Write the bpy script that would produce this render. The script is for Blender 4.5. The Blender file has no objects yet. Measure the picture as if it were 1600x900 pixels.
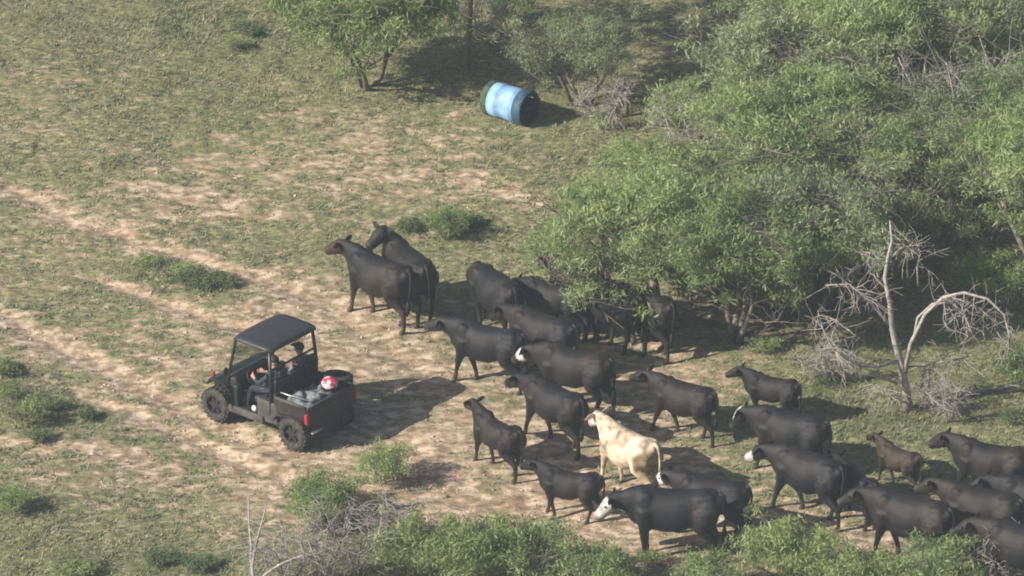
import bpy, bmesh, math, random
import numpy as np
from mathutils import Vector, Matrix
R = math.radians
sc = bpy.context.scene
COL = sc.collection
# ------------------------------------------------------------------ camera
DIST, DEP = 150.0, R(25.5)
LENS, SENS = 270.0, 36.0
cd = bpy.data.cameras.new('camera'); cam = bpy.data.objects.new('camera', cd); COL.objects.link(cam)
CAMP = Vector((0, -DIST*math.cos(DEP), DIST*math.sin(DEP)))
cam.location = CAMP
cam.rotation_euler = (math.pi/2 - DEP, 0, 0)
cd.lens = LENS; cd.sensor_width = SENS; cd.clip_start = 1; cd.clip_end = 3000
sc.camera = cam
# ------------------------------------------------------------------ sky, sun, exposure
SH = Vector((1.50, 0.66))                 # shadow of a one metre post on the ground
SUN_EL = math.atan(1/SH.length)
SUN_DIR = Vector((-SH.x, -SH.y, 1)).normalized()   # towards the sun
w = bpy.data.worlds.new("World"); sc.world = w; w.use_nodes = True
nt = w.node_tree; nt.nodes.clear()
sky = nt.nodes.new('ShaderNodeTexSky'); sky.sky_type = 'NISHITA'; sky.sun_disc = False
sky.sun_elevation = SUN_EL
sky.sun_rotation = math.atan2(SUN_DIR.x, SUN_DIR.y)
sky.air_density = 1.0; sky.dust_density = 2.0
bg = nt.nodes.new('ShaderNodeBackground'); bg.inputs[1].default_value = 0.05
ow = nt.nodes.new('ShaderNodeOutputWorld')
nt.links.new(sky.outputs[0], bg.inputs[0]); nt.links.new(bg.outputs[0], ow.inputs[0])
sd = bpy.data.lights.new('sun', 'SUN'); sd.energy = 5.0; sd.angle = R(0.5); sd.color = (1.0, 0.93, 0.82)
sun = bpy.data.objects.new('sun', sd); COL.objects.link(sun)
sun.rotation_euler = (-SUN_DIR).to_track_quat('-Z', 'Y').to_euler()
sun.location = (-40, -20, 40)
sc.view_settings.view_transform = 'Standard'; sc.view_settings.look = 'None'
sc.view_settings.gamma = 1.0; sc.view_settings.exposure = 0.70
sc.render.engine = 'CYCLES'
sc.cycles.max_bounces = 6; sc.cycles.volume_bounces = 0; sc.cycles.transparent_max_bounces = 4
sc.cycles.filter_width = 1.9
HAZE = 0.00048

rng = np.random.default_rng(7)
# ------------------------------------------------------------------ pixel of the photograph -> point of the ground
FPX = LENS/SENS*1600
def W(px, py, z=0.0):
    cx = (px-800)/FPX; cy = (450-py)/FPX
    d = Vector((cx, math.cos(DEP)+cy*math.sin(DEP), -math.sin(DEP)+cy*math.cos(DEP)))
    t = (z-CAMP.z)/d.z
    return Vector((CAMP.x+d.x*t, CAMP.y+d.y*t, z))
# ------------------------------------------------------------------ numpy value noise
_perm = np.random.default_rng(3).random((256, 256))
def vnoise(x, y):
    xi = np.floor(x).astype(int); yi = np.floor(y).astype(int)
    fx = x-xi; fy = y-yi
    fx = fx*fx*(3-2*fx); fy = fy*fy*(3-2*fy)
    a = _perm[xi % 256, yi % 256]; b = _perm[(xi+1) % 256, yi % 256]
    c = _perm[xi % 256, (yi+1) % 256]; d = _perm[(xi+1) % 256, (yi+1) % 256]
    return (a*(1-fx)+b*fx)*(1-fy)+(c*(1-fx)+d*fx)*fy
def fbm(x, y, s, o=4, ox=0.0):
    v = 0; a = 1; t = 0
    for i in range(o):
        v = v+a*vnoise(x/s+17.3*i+ox, y/s+9.1*i+ox*1.7); t += a; a *= .55; s *= .5
    return v/t
def sstep(a, b, x):
    t = np.clip((x-a)/(b-a), 0, 1); return t*t*(3-2*t)
# ------------------------------------------------------------------ where the bare soil is (polylines and patches on the ground)
def gp(*p): return [W(a, b).xy for a, b in p]
TRACKS = [
 (gp((-80, 440), (0, 485), (80, 535), (200, 592), (310, 650), (400, 690), (480, 712), (560, 705), (640, 690)), .34, 1.25),
 (gp((20, 290), (100, 335), (210, 375), (330, 415), (430, 440), (520, 480), (600, 540), (680, 590)), .33, 1.15),
 (gp((150, 432), (250, 470), (330, 498), (420, 520)), .26, 1.05),
 (gp((130, 620), (230, 650), (320, 690), (400, 730), (520, 770)), .28, 1.05),
 (gp((-60, 690), (40, 692), (140, 702), (220, 720)), .38, 1.0),
 (gp((190, 285), (300, 305), (400, 335), (480, 350)), .25, .7),
 (gp((740, 283), (800, 300), (830, 318)), .40, .95),
]
PATCH = [ # px, py, radius x m, radius y m, strength
 (300, 560, 2.6, 2.2, .50), (420, 480, 2.0, 1.8, .52), (560, 560, 2.4, 2.6, .85), (640, 720, 2.3, 2.6, .9), (780, 800, 2.2, 2.2, .78),
 (520, 200, 2.6, 1.6, .35), (430, 250, 2.6, 1.6, .42), (620, 230, 2.2, 1.6, .35), (870, 640, 2.6, 3.4, .7), (1060, 650, 1.8, 2.4, .62),
 (1030, 570, 1.2, 1.3, .75), (960, 840, 2.0, 1.3, .75), (1120, 800, 2.0, 1.5, .6), (1250, 800, 2.6, 1.6, .55), (500, 320, 2.4, 1.4, .3),
 (120, 560, 1.6, 1.6, .45), (90, 540, .6, .8, .6), (330, 760, 1.8, 1.6, .3), (260, 330, 1.6, .9, .35), (200, 330, 3.0, 2.4, .26), (60, 400, 2.2, 2.4, .22), (250, 770, 3.0, 2.6, .30), (60, 730, 2.0, 1.4, .35), (700, 250, 2.0, 2.0, .22), (1250, 730, 2.5, 2.5, .25), (1500, 840, 2.5, 2.0, .5), (120, 130, 1.6, 2.5, .18), (380, 790, 1.7, 2.0, .3)]
GREEN = [(300, 432, .9, .55, .9), (240, 425, .8, .5, .5), (90, 650, 1.4, 1.3, .8), (20, 640, .9, 1.5, .9), (210, 680, 1.1, .8, .6), (30, 800, 1.3, 3.0, .5),
 (1450, 660, 3.2, 3.2, .75), (1240, 640, 1.8, 1.8, .6), (250, 880, 3.4, 1.2, .6), (420, 60, 2.2, 3.0, .55), (180, 110, 2.5, 3.6, .35), (690, 380, .9, .9, .5), (1180, 560, 1.2, 1.2, .4), (250, 60, 4.5, 4.5, .45), (1450, 560, 3.0, 2.5, .5)]
def segdist(x, y, pl):
    d = np.full(x.shape, 1e9)
    for a, b in zip(pl[:-1], pl[1:]):
        ax, ay = a; bx, by = b; dx, dy = bx-ax, by-ay
        t = np.clip(((x-ax)*dx+(y-ay)*dy)/(dx*dx+dy*dy), 0, 1)
        d = np.minimum(d, np.hypot(x-ax-t*dx, y-ay-t*dy))
    return d
def masks(x, y):
    wx = x+.5*(fbm(x, y, .9, 3, 5)-.5); wy = y+.9*(fbm(x, y, .9, 3, 11)-.5)
    dirt = np.zeros(x.shape); track = np.zeros(x.shape)
    for pl, wd, s in TRACKS:
        v = s*np.exp(-(segdist(wx, wy, pl)/wd)**2); dirt = np.maximum(dirt, v); track = np.maximum(track, v)
    for px, py, rx, ry, s in PATCH:
        c = W(px, py); dirt = 1-(1-dirt)*(1-s*np.exp(-(((wx-c.x)/rx)**2+((wy-c.y)/ry)**2)))
    gr = np.zeros(x.shape)
    for px, py, rx, ry, s in GREEN:
        c = W(px, py); gr = np.maximum(gr, s*np.exp(-(((wx-c.x)/rx)**2+((wy-c.y)/ry)**2)))
    n = fbm(x*.6, y, .35, 4, 2); n2 = fbm(x, y, 2.4, 3, 31)
    dirt = np.clip(dirt*(1-.75*gr)+track*.18, 0, 1.1)
    n3 = fbm(x*.45, y, .13, 3, 44)
    d = sstep(.22, .80, dirt*.74+(n-.5)*.75+(n3-.5)*.95+(n2-.5)*.30+.10)
    gr2 = np.clip(gr+.16+(fbm(x, y, 3.1, 3, 51)-.42)*1.2, 0, 1)
    return d, gr2, track
def H(x, y):
    x = np.asarray(x, float); y = np.asarray(y, float)
    tr = np.zeros(x.shape)
    for pl, wd, s in TRACKS[:4]:
        tr = np.maximum(tr, np.exp(-(segdist(x, y, pl)/(wd*.8))**2))
    return .16*(fbm(x, y, 5.0, 2, 71)-.5)-.05*tr
def hz(x, y): return float(H(np.array([x]), np.array([y]))[0])
def G(px, py):
    p = W(px, py); 
    for _ in range(3): p = W(px, py, hz(p.x, p.y))
    return p
# ------------------------------------------------------------------ materials
def mat(name, col=(.5, .5, .5), rough=.8, spec=.3, metal=0.0, noise=0.0, nscale=8.0, bump=0.0, bscale=40.0, attr=None, sheen=0.0, coat=0.0):
    m = bpy.data.materials.new(name); m.use_nodes = True
    n = m.node_tree.nodes; l = m.node_tree.links; b = n['Principled BSDF']
    b.inputs['Roughness'].default_value = rough; b.inputs['Metallic'].default_value = metal
    b.inputs['Specular IOR Level'].default_value = spec
    if sheen: b.inputs['Sheen Weight'].default_value = sheen; b.inputs['Sheen Roughness'].default_value = .5
    if coat: b.inputs['Coat Weight'].default_value = coat
    src = None
    if attr:
        a = n.new('ShaderNodeAttribute'); a.attribute_name = attr; src = a.outputs['Color']
    else:
        c = n.new('ShaderNodeRGB'); c.outputs[0].default_value = (*col, 1); src = c.outputs[0]
    tc = n.new('ShaderNodeTexCoord')
    if noise:
        t = n.new('ShaderNodeTexNoise'); t.inputs['Scale'].default_value = nscale; t.inputs['Detail'].default_value = 5
        l.new(tc.outputs['Object'], t.inputs['Vector'])
        mr = n.new('ShaderNodeMapRange'); mr.inputs[1].default_value = .3; mr.inputs[2].default_value = .7
        mr.inputs[3].default_value = 1-noise; mr.inputs[4].default_value = 1+noise
        l.new(t.outputs[0], mr.inputs[0])
        mx = n.new('ShaderNodeVectorMath'); mx.operation = 'SCALE'
        l.new(src, mx.inputs[0]); l.new(mr.outputs[0], mx.inputs['Scale']); src = mx.outputs[0]
    l.new(src, b.inputs['Base Color'])
    if bump:
        t2 = n.new('ShaderNodeTexNoise'); t2.inputs['Scale'].default_value = bscale; t2.inputs['Detail'].default_value = 4
        l.new(tc.outputs['Object'], t2.inputs['Vector'])
        bp = n.new('ShaderNodeBump'); bp.inputs['Strength'].default_value = bump; bp.inputs['Distance'].default_value = .02
        l.new(t2.outputs[0], bp.inputs['Height']); l.new(bp.outputs[0], b.inputs['Normal'])
    return m
def leaf_mat(name, c1, c2, c3, trans=.35):
    m = bpy.data.materials.new(name); m.use_nodes = True
    n = m.node_tree.nodes; l = m.node_tree.links; n.clear()
    out = n.new('ShaderNodeOutputMaterial'); geo = n.new('ShaderNodeNewGeometry'); oi = n.new('ShaderNodeObjectInfo')
    tc = n.new('ShaderNodeTexCoord')
    no = n.new('ShaderNodeTexNoise'); no.inputs['Scale'].default_value = 1.6; no.inputs['Detail'].default_value = 2
    l.new(tc.outputs['Object'], no.inputs['Vector'])
    a = n.new('ShaderNodeMath'); a.operation = 'MULTIPLY_ADD'; a.inputs[1].default_value = .45
    l.new(geo.outputs['Random Per Island'], a.inputs[0]); 
    a2 = n.new('ShaderNodeMath'); a2.operation = 'MULTIPLY_ADD'; a2.inputs[1].default_value = .28
    l.new(oi.outputs['Random'], a2.inputs[0]); l.new(no.outputs[0], a2.inputs[2])
    a3 = n.new('ShaderNodeMath'); a3.operation = 'SUBTRACT'; a3.inputs[1].default_value = .36
    l.new(a2.outputs[0], a3.inputs[0]); l.new(a3.outputs[0], a.inputs[2])
    cr = n.new('ShaderNodeValToRGB'); e = cr.color_ramp.elements
    e[0].position = .1; e[0].color = (*c1, 1); e[1].position = .9; e[1].color = (*c3, 1)
    k = e.new(.5); k.color = (*c2, 1)
    l.new(a.outputs[0], cr.inputs[0])
    d = n.new('ShaderNodeBsdfPrincipled'); d.inputs['Roughness'].default_value = .55; d.inputs['Specular IOR Level'].default_value = .35
    t = n.new('ShaderNodeBsdfTranslucent'); mx = n.new('ShaderNodeMixShader'); mx.inputs[0].default_value = trans
    l.new(cr.outputs[0], d.inputs['Base Color']); l.new(cr.outputs[0], t.inputs[0])
    l.new(d.outputs[0], mx.inputs[1]); l.new(t.outputs[0], mx.inputs[2]); l.new(mx.outputs[0], out.inputs[0])
    return m
M = {}
M['leaf'] = leaf_mat('mesquite_leaf', (.18, .255, .095), (.30, .395, .16), (.47, .53, .26), .5)
M['leaf_olive'] = leaf_mat('olive_leaf', (.20, .25, .125), (.31, .37, .20), (.45, .49, .30), .5)
M['leaf_green'] = leaf_mat('shrub_leaf', (.18, .25, .085), (.29, .37, .145), (.46, .51, .22), .5)
M['weed'] = leaf_mat('weed_leaf', (.09, .13, .06), (.15, .20, .09), (.25, .30, .14))
M['grass'] = leaf_mat('grass_blade', (.115, .155, .07), (.19, .22, .11), (.46, .42, .27), .3)
M['bark'] = mat('bark', (.17, .145, .12), .9, .2, noise=.4, nscale=9, bump=.6)
M['deadwood'] = mat('dead_wood', (.34, .31, .29), .9, .2, noise=.3, nscale=8, bump=.4)
M['greytwig'] = mat('grey_twig', (.29, .265, .25), .9, .2, noise=.3, nscale=8)
M['coat'] = mat('cattle_coat', rough=.58, spec=.32, noise=.6, nscale=5, bump=.55, bscale=55, attr='coat', sheen=.0)
M['hoof'] = mat('hoof', (.05, .04, .035), .6, .3)
M['eye'] = mat('eye', (.01, .008, .006), .15, .5)
# ------------------------------------------------------------------ mesh buffer and object helpers
def sett(o, label=None, cat=None, group=None, kind=None):
    if label: o['label'] = label
    if cat: o['category'] = cat
    if group: o['group'] = group
    if kind: o['kind'] = kind
    return o
class MB:
    def __init__(s): s.v = []; s.f = []
    def add(s, vs, fs):
        b = len(s.v); s.v += [tuple(v) for v in vs]; s.f += [tuple(i+b for i in f) for f in fs]
    def box(s, c, d, rot=None):
        cx, cy, cz = c; hx, hy, hh = d[0]/2, d[1]/2, d[2]/2
        vs = [Vector((x, y, z)) for x in (-hx, hx) for y in (-hy, hy) for z in (-hh, hh)]
        if rot is not None: vs = [rot @ v for v in vs]
        vs = [v+Vector(c) for v in vs]
        s.add(vs, [(0, 1, 3, 2), (4, 6, 7, 5), (0, 4, 5, 1), (2, 3, 7, 6), (0, 2, 6, 4), (1, 5, 7, 3)])
    def tube(s, pts, rad, n=6, sy=1.0, cap=True):
        pts = [Vector(p) for p in pts]; N = len(pts)
        if not hasattr(rad, '__len__'): rad = [rad]*N
        up = Vector((0, 0, 1)); u = None; vs = []
        for i, p in enumerate(pts):
            t = (pts[min(i+1, N-1)]-pts[max(i-1, 0)])
            if t.length < 1e-9: t = Vector((0, 0, 1))
            t.normalize()
            if u is None:
                u = t.cross(up)
                if u.length < .2: u = t.cross(Vector((0, 1, 0)))
            u = (u-t*u.dot(t)).normalized(); wv = t.cross(u)
            for k in range(n):
                a = 2*math.pi*k/n
                vs.append(p+(u*math.cos(a)*sy+wv*math.sin(a))*rad[i])
        fs = [(i*n+k, i*n+(k+1) % n, (i+1)*n+(k+1) % n, (i+1)*n+k) for i in range(N-1) for k in range(n)]
        if cap:
            fs.append(tuple(range(n-1, -1, -1))); fs.append(tuple((N-1)*n+k for k in range(n)))
        s.add(vs, fs)
    def loft(s, secs, n=18, p=2.3):          # secs: (x, y, z, hz, hy)
        vs = []
        for (x, y, z, a, b) in secs:
            for k in range(n):
                t = 2*math.pi*k/n; c, q = math.cos(t), math.sin(t)
                vs.append((x, y+b*math.copysign(abs(c)**(2/p), c), z+a*math.copysign(abs(q)**(2/p), q)))
        N = len(secs)
        fs = [(i*n+k, i*n+(k+1) % n, (i+1)*n+(k+1) % n, (i+1)*n+k) for i in range(N-1) for k in range(n)]
        fs.append(tuple(range(n-1, -1, -1))); fs.append(tuple((N-1)*n+k for k in range(n)))
        s.add(vs, fs)
    def ball(s, c, r, n=10, m=7, rot=None):
        if not hasattr(r, '__len__'): r = (r, r, r)
        vs = []; c = Vector(c)
        for j in range(1, m):
            th = math.pi*j/m
            for k in range(n):
                a = 2*math.pi*k/n
                v = Vector((math.sin(th)*math.cos(a)*r[0], math.sin(th)*math.sin(a)*r[1], math.cos(th)*r[2]))
                if rot is not None: v = rot @ v
                vs.append(v+c)
        tz = Vector((0, 0, r[2])); 
        if rot is not None: tz = rot @ tz
        vs += [c+tz, c-tz]; T = len(vs)-2; B = T+1
        fs = [(j*n+k, (j+1)*n+k, (j+1)*n+(k+1) % n, j*n+(k+1) % n) for j in range(m-2) for k in range(n)]
        fs += [(T, k, (k+1) % n) for k in range(n)] + [(B, (m-2)*n+(k+1) % n, (m-2)*n+k) for k in range(n)]
        s.add(vs, fs)
    def mesh(s, name, m=None, smooth=True):
        me = bpy.data.meshes.new(name); me.from_pydata(s.v, [], s.f)
        bm = bmesh.new(); bm.from_mesh(me); bmesh.ops.recalc_face_normals(bm, faces=bm.faces); bm.to_mesh(me); bm.free()
        if smooth: me.polygons.foreach_set('use_smooth', [True]*len(me.polygons))
        if m: me.materials.append(m)
        return me
    def build(s, name, m, parent=None, smooth=True, bevel=0.0):
        o = bpy.data.objects.new(name, s.mesh(name, m, smooth)); COL.objects.link(o); o.parent = parent
        if bevel:
            b = o.modifiers.new('bevel', 'BEVEL'); b.width = bevel; b.segments = 2; b.limit_method = 'ANGLE'; b.angle_limit = R(40)
            for p in o.data.polygons: p.use_smooth = False
        return o
def empty(name, loc, rz=0, label=None, cat=None, group=None, scale=1.0):
    o = bpy.data.objects.new(name, None); COL.objects.link(o); o.empty_display_size = .3
    o.location = loc; o.rotation_euler = (0, 0, rz); o.scale = (scale,)*3
    return sett(o, label, cat, group)
def remesh(me, voxel, smooth=2, fac=.5):
    o = bpy.data.objects.new('tmp', me); COL.objects.link(o)
    r = o.modifiers.new('r', 'REMESH'); r.mode = 'VOXEL'; r.voxel_size = voxel
    s = o.modifiers.new('s', 'SMOOTH'); s.iterations = smooth; s.factor = fac
    dg = bpy.context.evaluated_depsgraph_get(); out = bpy.data.meshes.new_from_object(o.evaluated_get(dg))
    bpy.data.objects.remove(o)
    out.polygons.foreach_set('use_smooth', [True]*len(out.polygons))
    return out
def fast_mesh(name, verts, nf, k, m, smooth=False):
    """verts: (nf*k,3) each face its own k vertices"""
    me = bpy.data.meshes.new(name); me.vertices.add(nf*k); me.vertices.foreach_set('co', verts.astype(np.float32).ravel())
    me.loops.add(nf*k); me.loops.foreach_set('vertex_index', np.arange(nf*k, dtype=np.int32))
    me.polygons.add(nf); me.polygons.foreach_set('loop_start', np.arange(0, nf*k, k, dtype=np.int32))
    me.update(calc_edges=True); me.validate()
    if m: me.materials.append(m)
    return me
# ------------------------------------------------------------------ ground: one sheet, fine where it is seen
def axis(a, b, s, far):
    core = list(np.arange(a, b+s/2, s)); lo = []; hi = []; d = s; p = a
    while p > -far: d *= 1.25; p -= d; lo.append(p)
    d = s; p = core[-1]
    while p < far: d *= 1.25; p += d; hi.append(p)
    return np.array(lo[::-1]+core+hi)
gx = axis(-12.5, 12.5, .05, 260); gy = axis(-14.5, 19, .06, 260)
GX, GY = np.meshgrid(gx, gy); X = GX.ravel(); Y = GY.ravel()
dm, gm, tm = masks(X, Y)
inner = ((np.abs(X) < 14) & (Y > -16) & (Y < 21)).astype(float)
micro = (fbm(X, Y, .28, 3, 91)-.5)*(.06*(1-dm)+.05*dm)*inner + (vnoise(X/.09, Y/.09)-.5)*.03*(1-dm*.5)*inner
Z = H(X, Y)+micro
me = bpy.data.meshes.new('ground'); nx, ny = len(gx), len(gy)
me.vertices.add(nx*ny); me.vertices.foreach_set('co', np.stack([X, Y, Z], 1).astype(np.float32).ravel())
idx = np.arange(nx*ny).reshape(ny, nx)
q = np.stack([idx[:-1, :-1], idx[:-1, 1:], idx[1:, 1:], idx[1:, :-1]], -1).reshape(-1, 4)
me.loops.add(q.size); me.loops.foreach_set('vertex_index', q.ravel().astype(np.int32))
me.polygons.add(len(q)); me.polygons.foreach_set('loop_start', np.arange(0, q.size, 4, dtype=np.int32))
me.update(calc_edges=True); me.polygons.foreach_set('use_smooth', [True]*len(q))
for nm, arr in (('dirt', dm), ('green', gm), ('track', tm)):
    at = me.attributes.new(nm, 'FLOAT', 'POINT'); at.data.foreach_set('value', arr.astype(np.float32))
gmat = bpy.data.materials.new('pasture_ground'); gmat.use_nodes = True
n = gmat.node_tree.nodes; l = gmat.node_tree.links; b = n['Principled BSDF']; b.inputs['Roughness'].default_value = .95; b.inputs['Specular IOR Level'].default_value = .1
def N(t, **kw):
    o = n.new(t)
    for k, v in kw.items(): setattr(o, k, v)
    return o
def A(nm):
    a = N('ShaderNodeAttribute'); a.attribute_name = nm; return a.outputs['Fac']
tc = N('ShaderNodeTexCoord')
def noi(scale, det=4, sx=1.0, rough=.6):
    mp = N('ShaderNodeMapping'); mp.inputs['Scale'].default_value = (sx, 1, 1); l.new(tc.outputs['Object'], mp.inputs[0])
    t = N('ShaderNodeTexNoise'); t.inputs['Scale'].default_value = scale; t.inputs['Detail'].default_value = det; t.inputs['Roughness'].default_value = rough
    l.new(mp.outputs[0], t.inputs[0]); return t.outputs[0]
def ramp(f, *st):
    c = N('ShaderNodeValToRGB'); e = c.color_ramp.elements
    e[0].position, e[0].color = st[0][0], (*st[0][1], 1); e[1].position, e[1].color = st[-1][0], (*st[-1][1], 1)
    for p, cc in st[1:-1]:
        x = e.new(p); x.color = (*cc, 1)
    l.new(f, c.inputs[0]); return c.outputs[0]
def mix(f, a, bb):
    m = N('ShaderNodeMix', data_type='RGBA'); 
    if isinstance(f, float): m.inputs[0].default_value = f
    else: l.new(f, m.inputs[0])
    l.new(a, m.inputs[6]); l.new(bb, m.inputs[7]); return m.outputs[2]
dirtc = ramp(noi(5, 6, .7), (.36, (.20, .145, .09)), (.5, (.39, .285, .20)), (.62, (.61, .485, .37)))
drygr = ramp(noi(9, 6, .5), (.36, (.125, .125, .065)), (.5, (.215, .20, .11)), (.66, (.43, .385, .235)))
green = ramp(noi(9, 6, .6), (.35, (.085, .11, .045)), (.5, (.15, .17, .075)), (.68, (.29, .29, .15)))
gcol = mix(A('green'), drygr, green)
col = mix(A('dirt'), gcol, dirtc)
l.new(col, b.inputs['Base Color'])
bp = N('ShaderNodeBump'); bp.inputs['Strength'].default_value = .5; bp.inputs['Distance'].default_value = .03
l.new(noi(22, 5, .7), bp.inputs['Height']); l.new(bp.outputs[0], b.inputs['Normal'])
me.materials.append(gmat)
ground = bpy.data.objects.new('ground', me); COL.objects.link(ground); ground['kind'] = 'structure'
# ------------------------------------------------------------------ grass tufts: one stuff object
def grass():
    K = 190000
    x = rng.uniform(-12, 12, K); y = rng.uniform(-14, 18.5, K)
    d, g, t = masks(x, y)
    keep = rng.random(K) < np.clip(1.0-d*.93, 0, 1)*np.clip(.35+fbm(x, y, .7, 3, 7)*1.1, 0, 1)
    x, y, g = x[keep], y[keep], g[keep]; K = len(x); z = H(x, y)
    hgt = rng.uniform(.012, .045, K)*(1+.5*g)*(.6+fbm(x, y, 1.2, 2, 17))
    V = []
    for k in range(3):
        a = rng.uniform(0, 2*np.pi, K); ln = rng.uniform(.6, 1.8, K)*hgt
        bx = x+rng.normal(0, .02, K); by = y+rng.normal(0, .02, K)
        wd = rng.uniform(.006, .018, K)
        px, py = -np.sin(a)*wd, np.cos(a)*wd
        tx, ty = bx+np.cos(a)*ln, by+np.sin(a)*ln
        V.append(np.stack([np.stack([bx-px, by-py, z-.01], 1), np.stack([bx+px, by+py, z-.01], 1), np.stack([tx, ty, z+hgt], 1)], 1))
    V = np.concatenate(V).reshape(-1, 3)
    o = bpy.data.objects.new('grass', fast_mesh('grass', V, len(V)//3, 3, M['grass'])); COL.objects.link(o)
    sett(o, 'short green and straw coloured grass growing over the pasture', 'grass', None, 'stuff')
grass()
# ------------------------------------------------------------------ foliage
def leaves_mesh(name, centres, per, sig, m, lmin=.05, lmax=.11, wmin=.014, wmax=.03, droop=.7, seed=0, flat=.6):
    r = np.random.default_rng(seed); C = np.repeat(np.asarray(centres), per, 0); K = len(C)
    C = C+r.normal(0, 1, (K, 3))*np.array([sig, sig, sig*flat])
    d = r.normal(0, 1, (K, 3)); d[:, 2] = d[:, 2]*.6-droop; d /= np.linalg.norm(d, axis=1)[:, None]
    s = np.cross(d, r.normal(0, 1, (K, 3))); s /= np.linalg.norm(s, axis=1)[:, None]
    L = r.uniform(lmin, lmax, K)[:, None]; Wd = r.uniform(wmin, wmax, K)[:, None]
    p0 = C-d*L/2; p2 = C+d*L/2; mid = C+d*L*r.uniform(-.1, .1, K)[:, None]
    V = np.stack([p0, mid+s*Wd, p2, mid-s*Wd], 1).reshape(-1, 3)
    return fast_mesh(name, V, K, 4, m)
def skeleton(seed, h, r, stems=3, gens=4, sides=5, trunk_r=.09, low=.35, drop=.0, lean=None):
    """tapered trunks, limbs, twigs; returns buffer for the wood and the twig points"""
    rd = random.Random(seed); wood = MB(); tips = []
    def grow(p, d, ln, rad, g):
        steps = 5 if g < 2 else 3; pts = [p]; rr = [rad]; q = p.copy(); dd = d.copy()
        for i in range(steps):
            wob = .17 if (g > 0 or lean is None) else .05
            dd = (dd+Vector((rd.gauss(0, wob), rd.gauss(0, wob), rd.gauss(0, .12)-drop*g*.1+(.10 if g < 2 else 0)))).normalized()
            rho = math.hypot(q.x, q.y)
            if q.z > h*.8: dd.z = min(dd.z, .15)
            if rho > r*.85: dd.x *= .5; dd.y *= .5
            dd.normalize()
            q = q+dd*(ln/steps); pts.append(q.copy()); rr.append(rad*(1-.55*(i+1)/steps))
            if g >= gens-2: tips.append(tuple(q))
            if g < gens-1 and (i >= (1 if lean is None else 2) or g > 0):
                nb = 1 if rd.random() < .75 else 2
                for _ in range(nb):
                    a = rd.uniform(0, 2*math.pi); side = Vector((math.cos(a), math.sin(a), rd.uniform(-.25, .5)))
                    nd = (dd*.55+side*.8).normalized()
                    grow(q.copy(), nd, ln*rd.uniform(.5, .75), rr[-1]*rd.uniform(.5, .7), g+1)
        wood.tube(pts, [max(x, .005) for x in rr], sides if g < 2 else 3, cap=g < 2)
    for k in range(stems):
        a = 2*math.pi*k/stems+rd.uniform(-.5, .5); sp = rd.uniform(.35, .75) if lean is None else lean
        d = Vector((math.cos(a)*sp, math.sin(a)*sp, 1)).normalized()
        grow(Vector((math.cos(a)*.05, math.sin(a)*.05, -.08)), d, h*rd.uniform(.65, .85), trunk_r*rd.uniform(.7, 1.1), 0)
    return wood, np.array(tips)
def crown_tips(tips, h, r, n, seed, low=.3, rows=None):
    """twig points thinned and evened out over the crown volume"""
    rr = np.random.default_rng(seed)
    t = tips[tips[:, 2] > h*low]
    # lobes: crown sub-centres so the outline is uneven
    nl = 13; a = rr.uniform(0, 2*np.pi, nl); q = np.sqrt(rr.uniform(.05, 1, nl))*r*.8
    cz = h*(1-.38*(q/r)**1.5)*rr.uniform(.72, .95, nl)
    lobes = np.stack([np.cos(a)*q, np.sin(a)*q, cz], 1); lr = rr.uniform(.34, .55, nl)*r*.75
    out = []
    for k in range(nl):
        m = int(n*.75/nl); v = rr.normal(0, 1, (m, 3)); v /= np.linalg.norm(v, axis=1)[:, None]
        rad = lr[k]*rr.uniform(.35, 1, m)[:, None]**.6
        out.append(lobes[k]+v*rad*np.array([1, 1, .62]))
    sel = t[rr.integers(0, len(t), int(n*.25))] if len(t) else np.zeros((0, 3))
    return np.concatenate(out+[sel])
VAR = {}
def make_var(key, seed, h, r, clumps, per, lm, stems=3, trunk_r=.09, low=.3, sig=.10, lsz=1.0, gens=4, lean=None):
    wood, tips = skeleton(seed, h*.93, r, stems, gens=gens, trunk_r=trunk_r, lean=lean)
    wm = wood.mesh('trunk', M['bark'])
    pts = crown_tips(tips, h, r, clumps, seed+1, low)
    lmh = leaves_mesh('crown', pts, per, sig, lm, lmin=.07*lsz, lmax=.21*lsz, wmin=.008*lsz, wmax=.021*lsz, droop=.95, seed=seed+2)
    VAR[key] = (wm, lmh)
def place(key, name, x, y, rz, s, label, cat, group=None, sz=None):
    t = empty(name, (x, y, hz(x, y)), rz, label, cat, group, s)
    if sz: t.scale.z = sz
    wm, lm = VAR[key]
    a = bpy.data.objects.new('trunk', wm); COL.objects.link(a); a.parent = t
    if lm:
        c = bpy.data.objects.new('crown', lm); COL.objects.link(c); c.parent = t
    return t
make_var('mA', 11, 3.4, 2.1, 320, 68, M['leaf'], 3, lsz=.95, sig=.12)
make_var('mB', 23, 3.6, 2.3, 350, 68, M['leaf'], 4, lsz=.95, sig=.12)
make_var('mC', 37, 3.2, 2.0, 290, 68, M['leaf_olive'], 3, lsz=.95, sig=.12)
make_var('mD', 51, 3.5, 2.2, 260, 60, M['leaf_olive'], 3, lsz=.95, sig=.13)      # thin one
make_var('mE', 67, 2.2, 1.6, 300, 60, M['leaf_green'], 3, .06, lsz=.9)
make_var('mF', 71, 4.6, 2.6, 420, 46, M['leaf'], 1, .11, .5, lsz=.95, lean=.06)      # tall, high crown
make_var('sA', 81, 1.3, 1.0, 120, 60, M['leaf_green'], 5, .03, .1, .10, .8, 3)
make_var('sB', 85, 1.0, .8, 85, 55, M['leaf'], 5, .03, .1, .10, .75, 3)
make_var('wA', 93, .38, .42, 60, 26, M['weed'], 5, .012, .05, .06, .7, 3)
make_var('wB', 97, .55, .40, 50, 24, M['leaf_green'], 5, .012, .05, .06, .7, 3)
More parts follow.
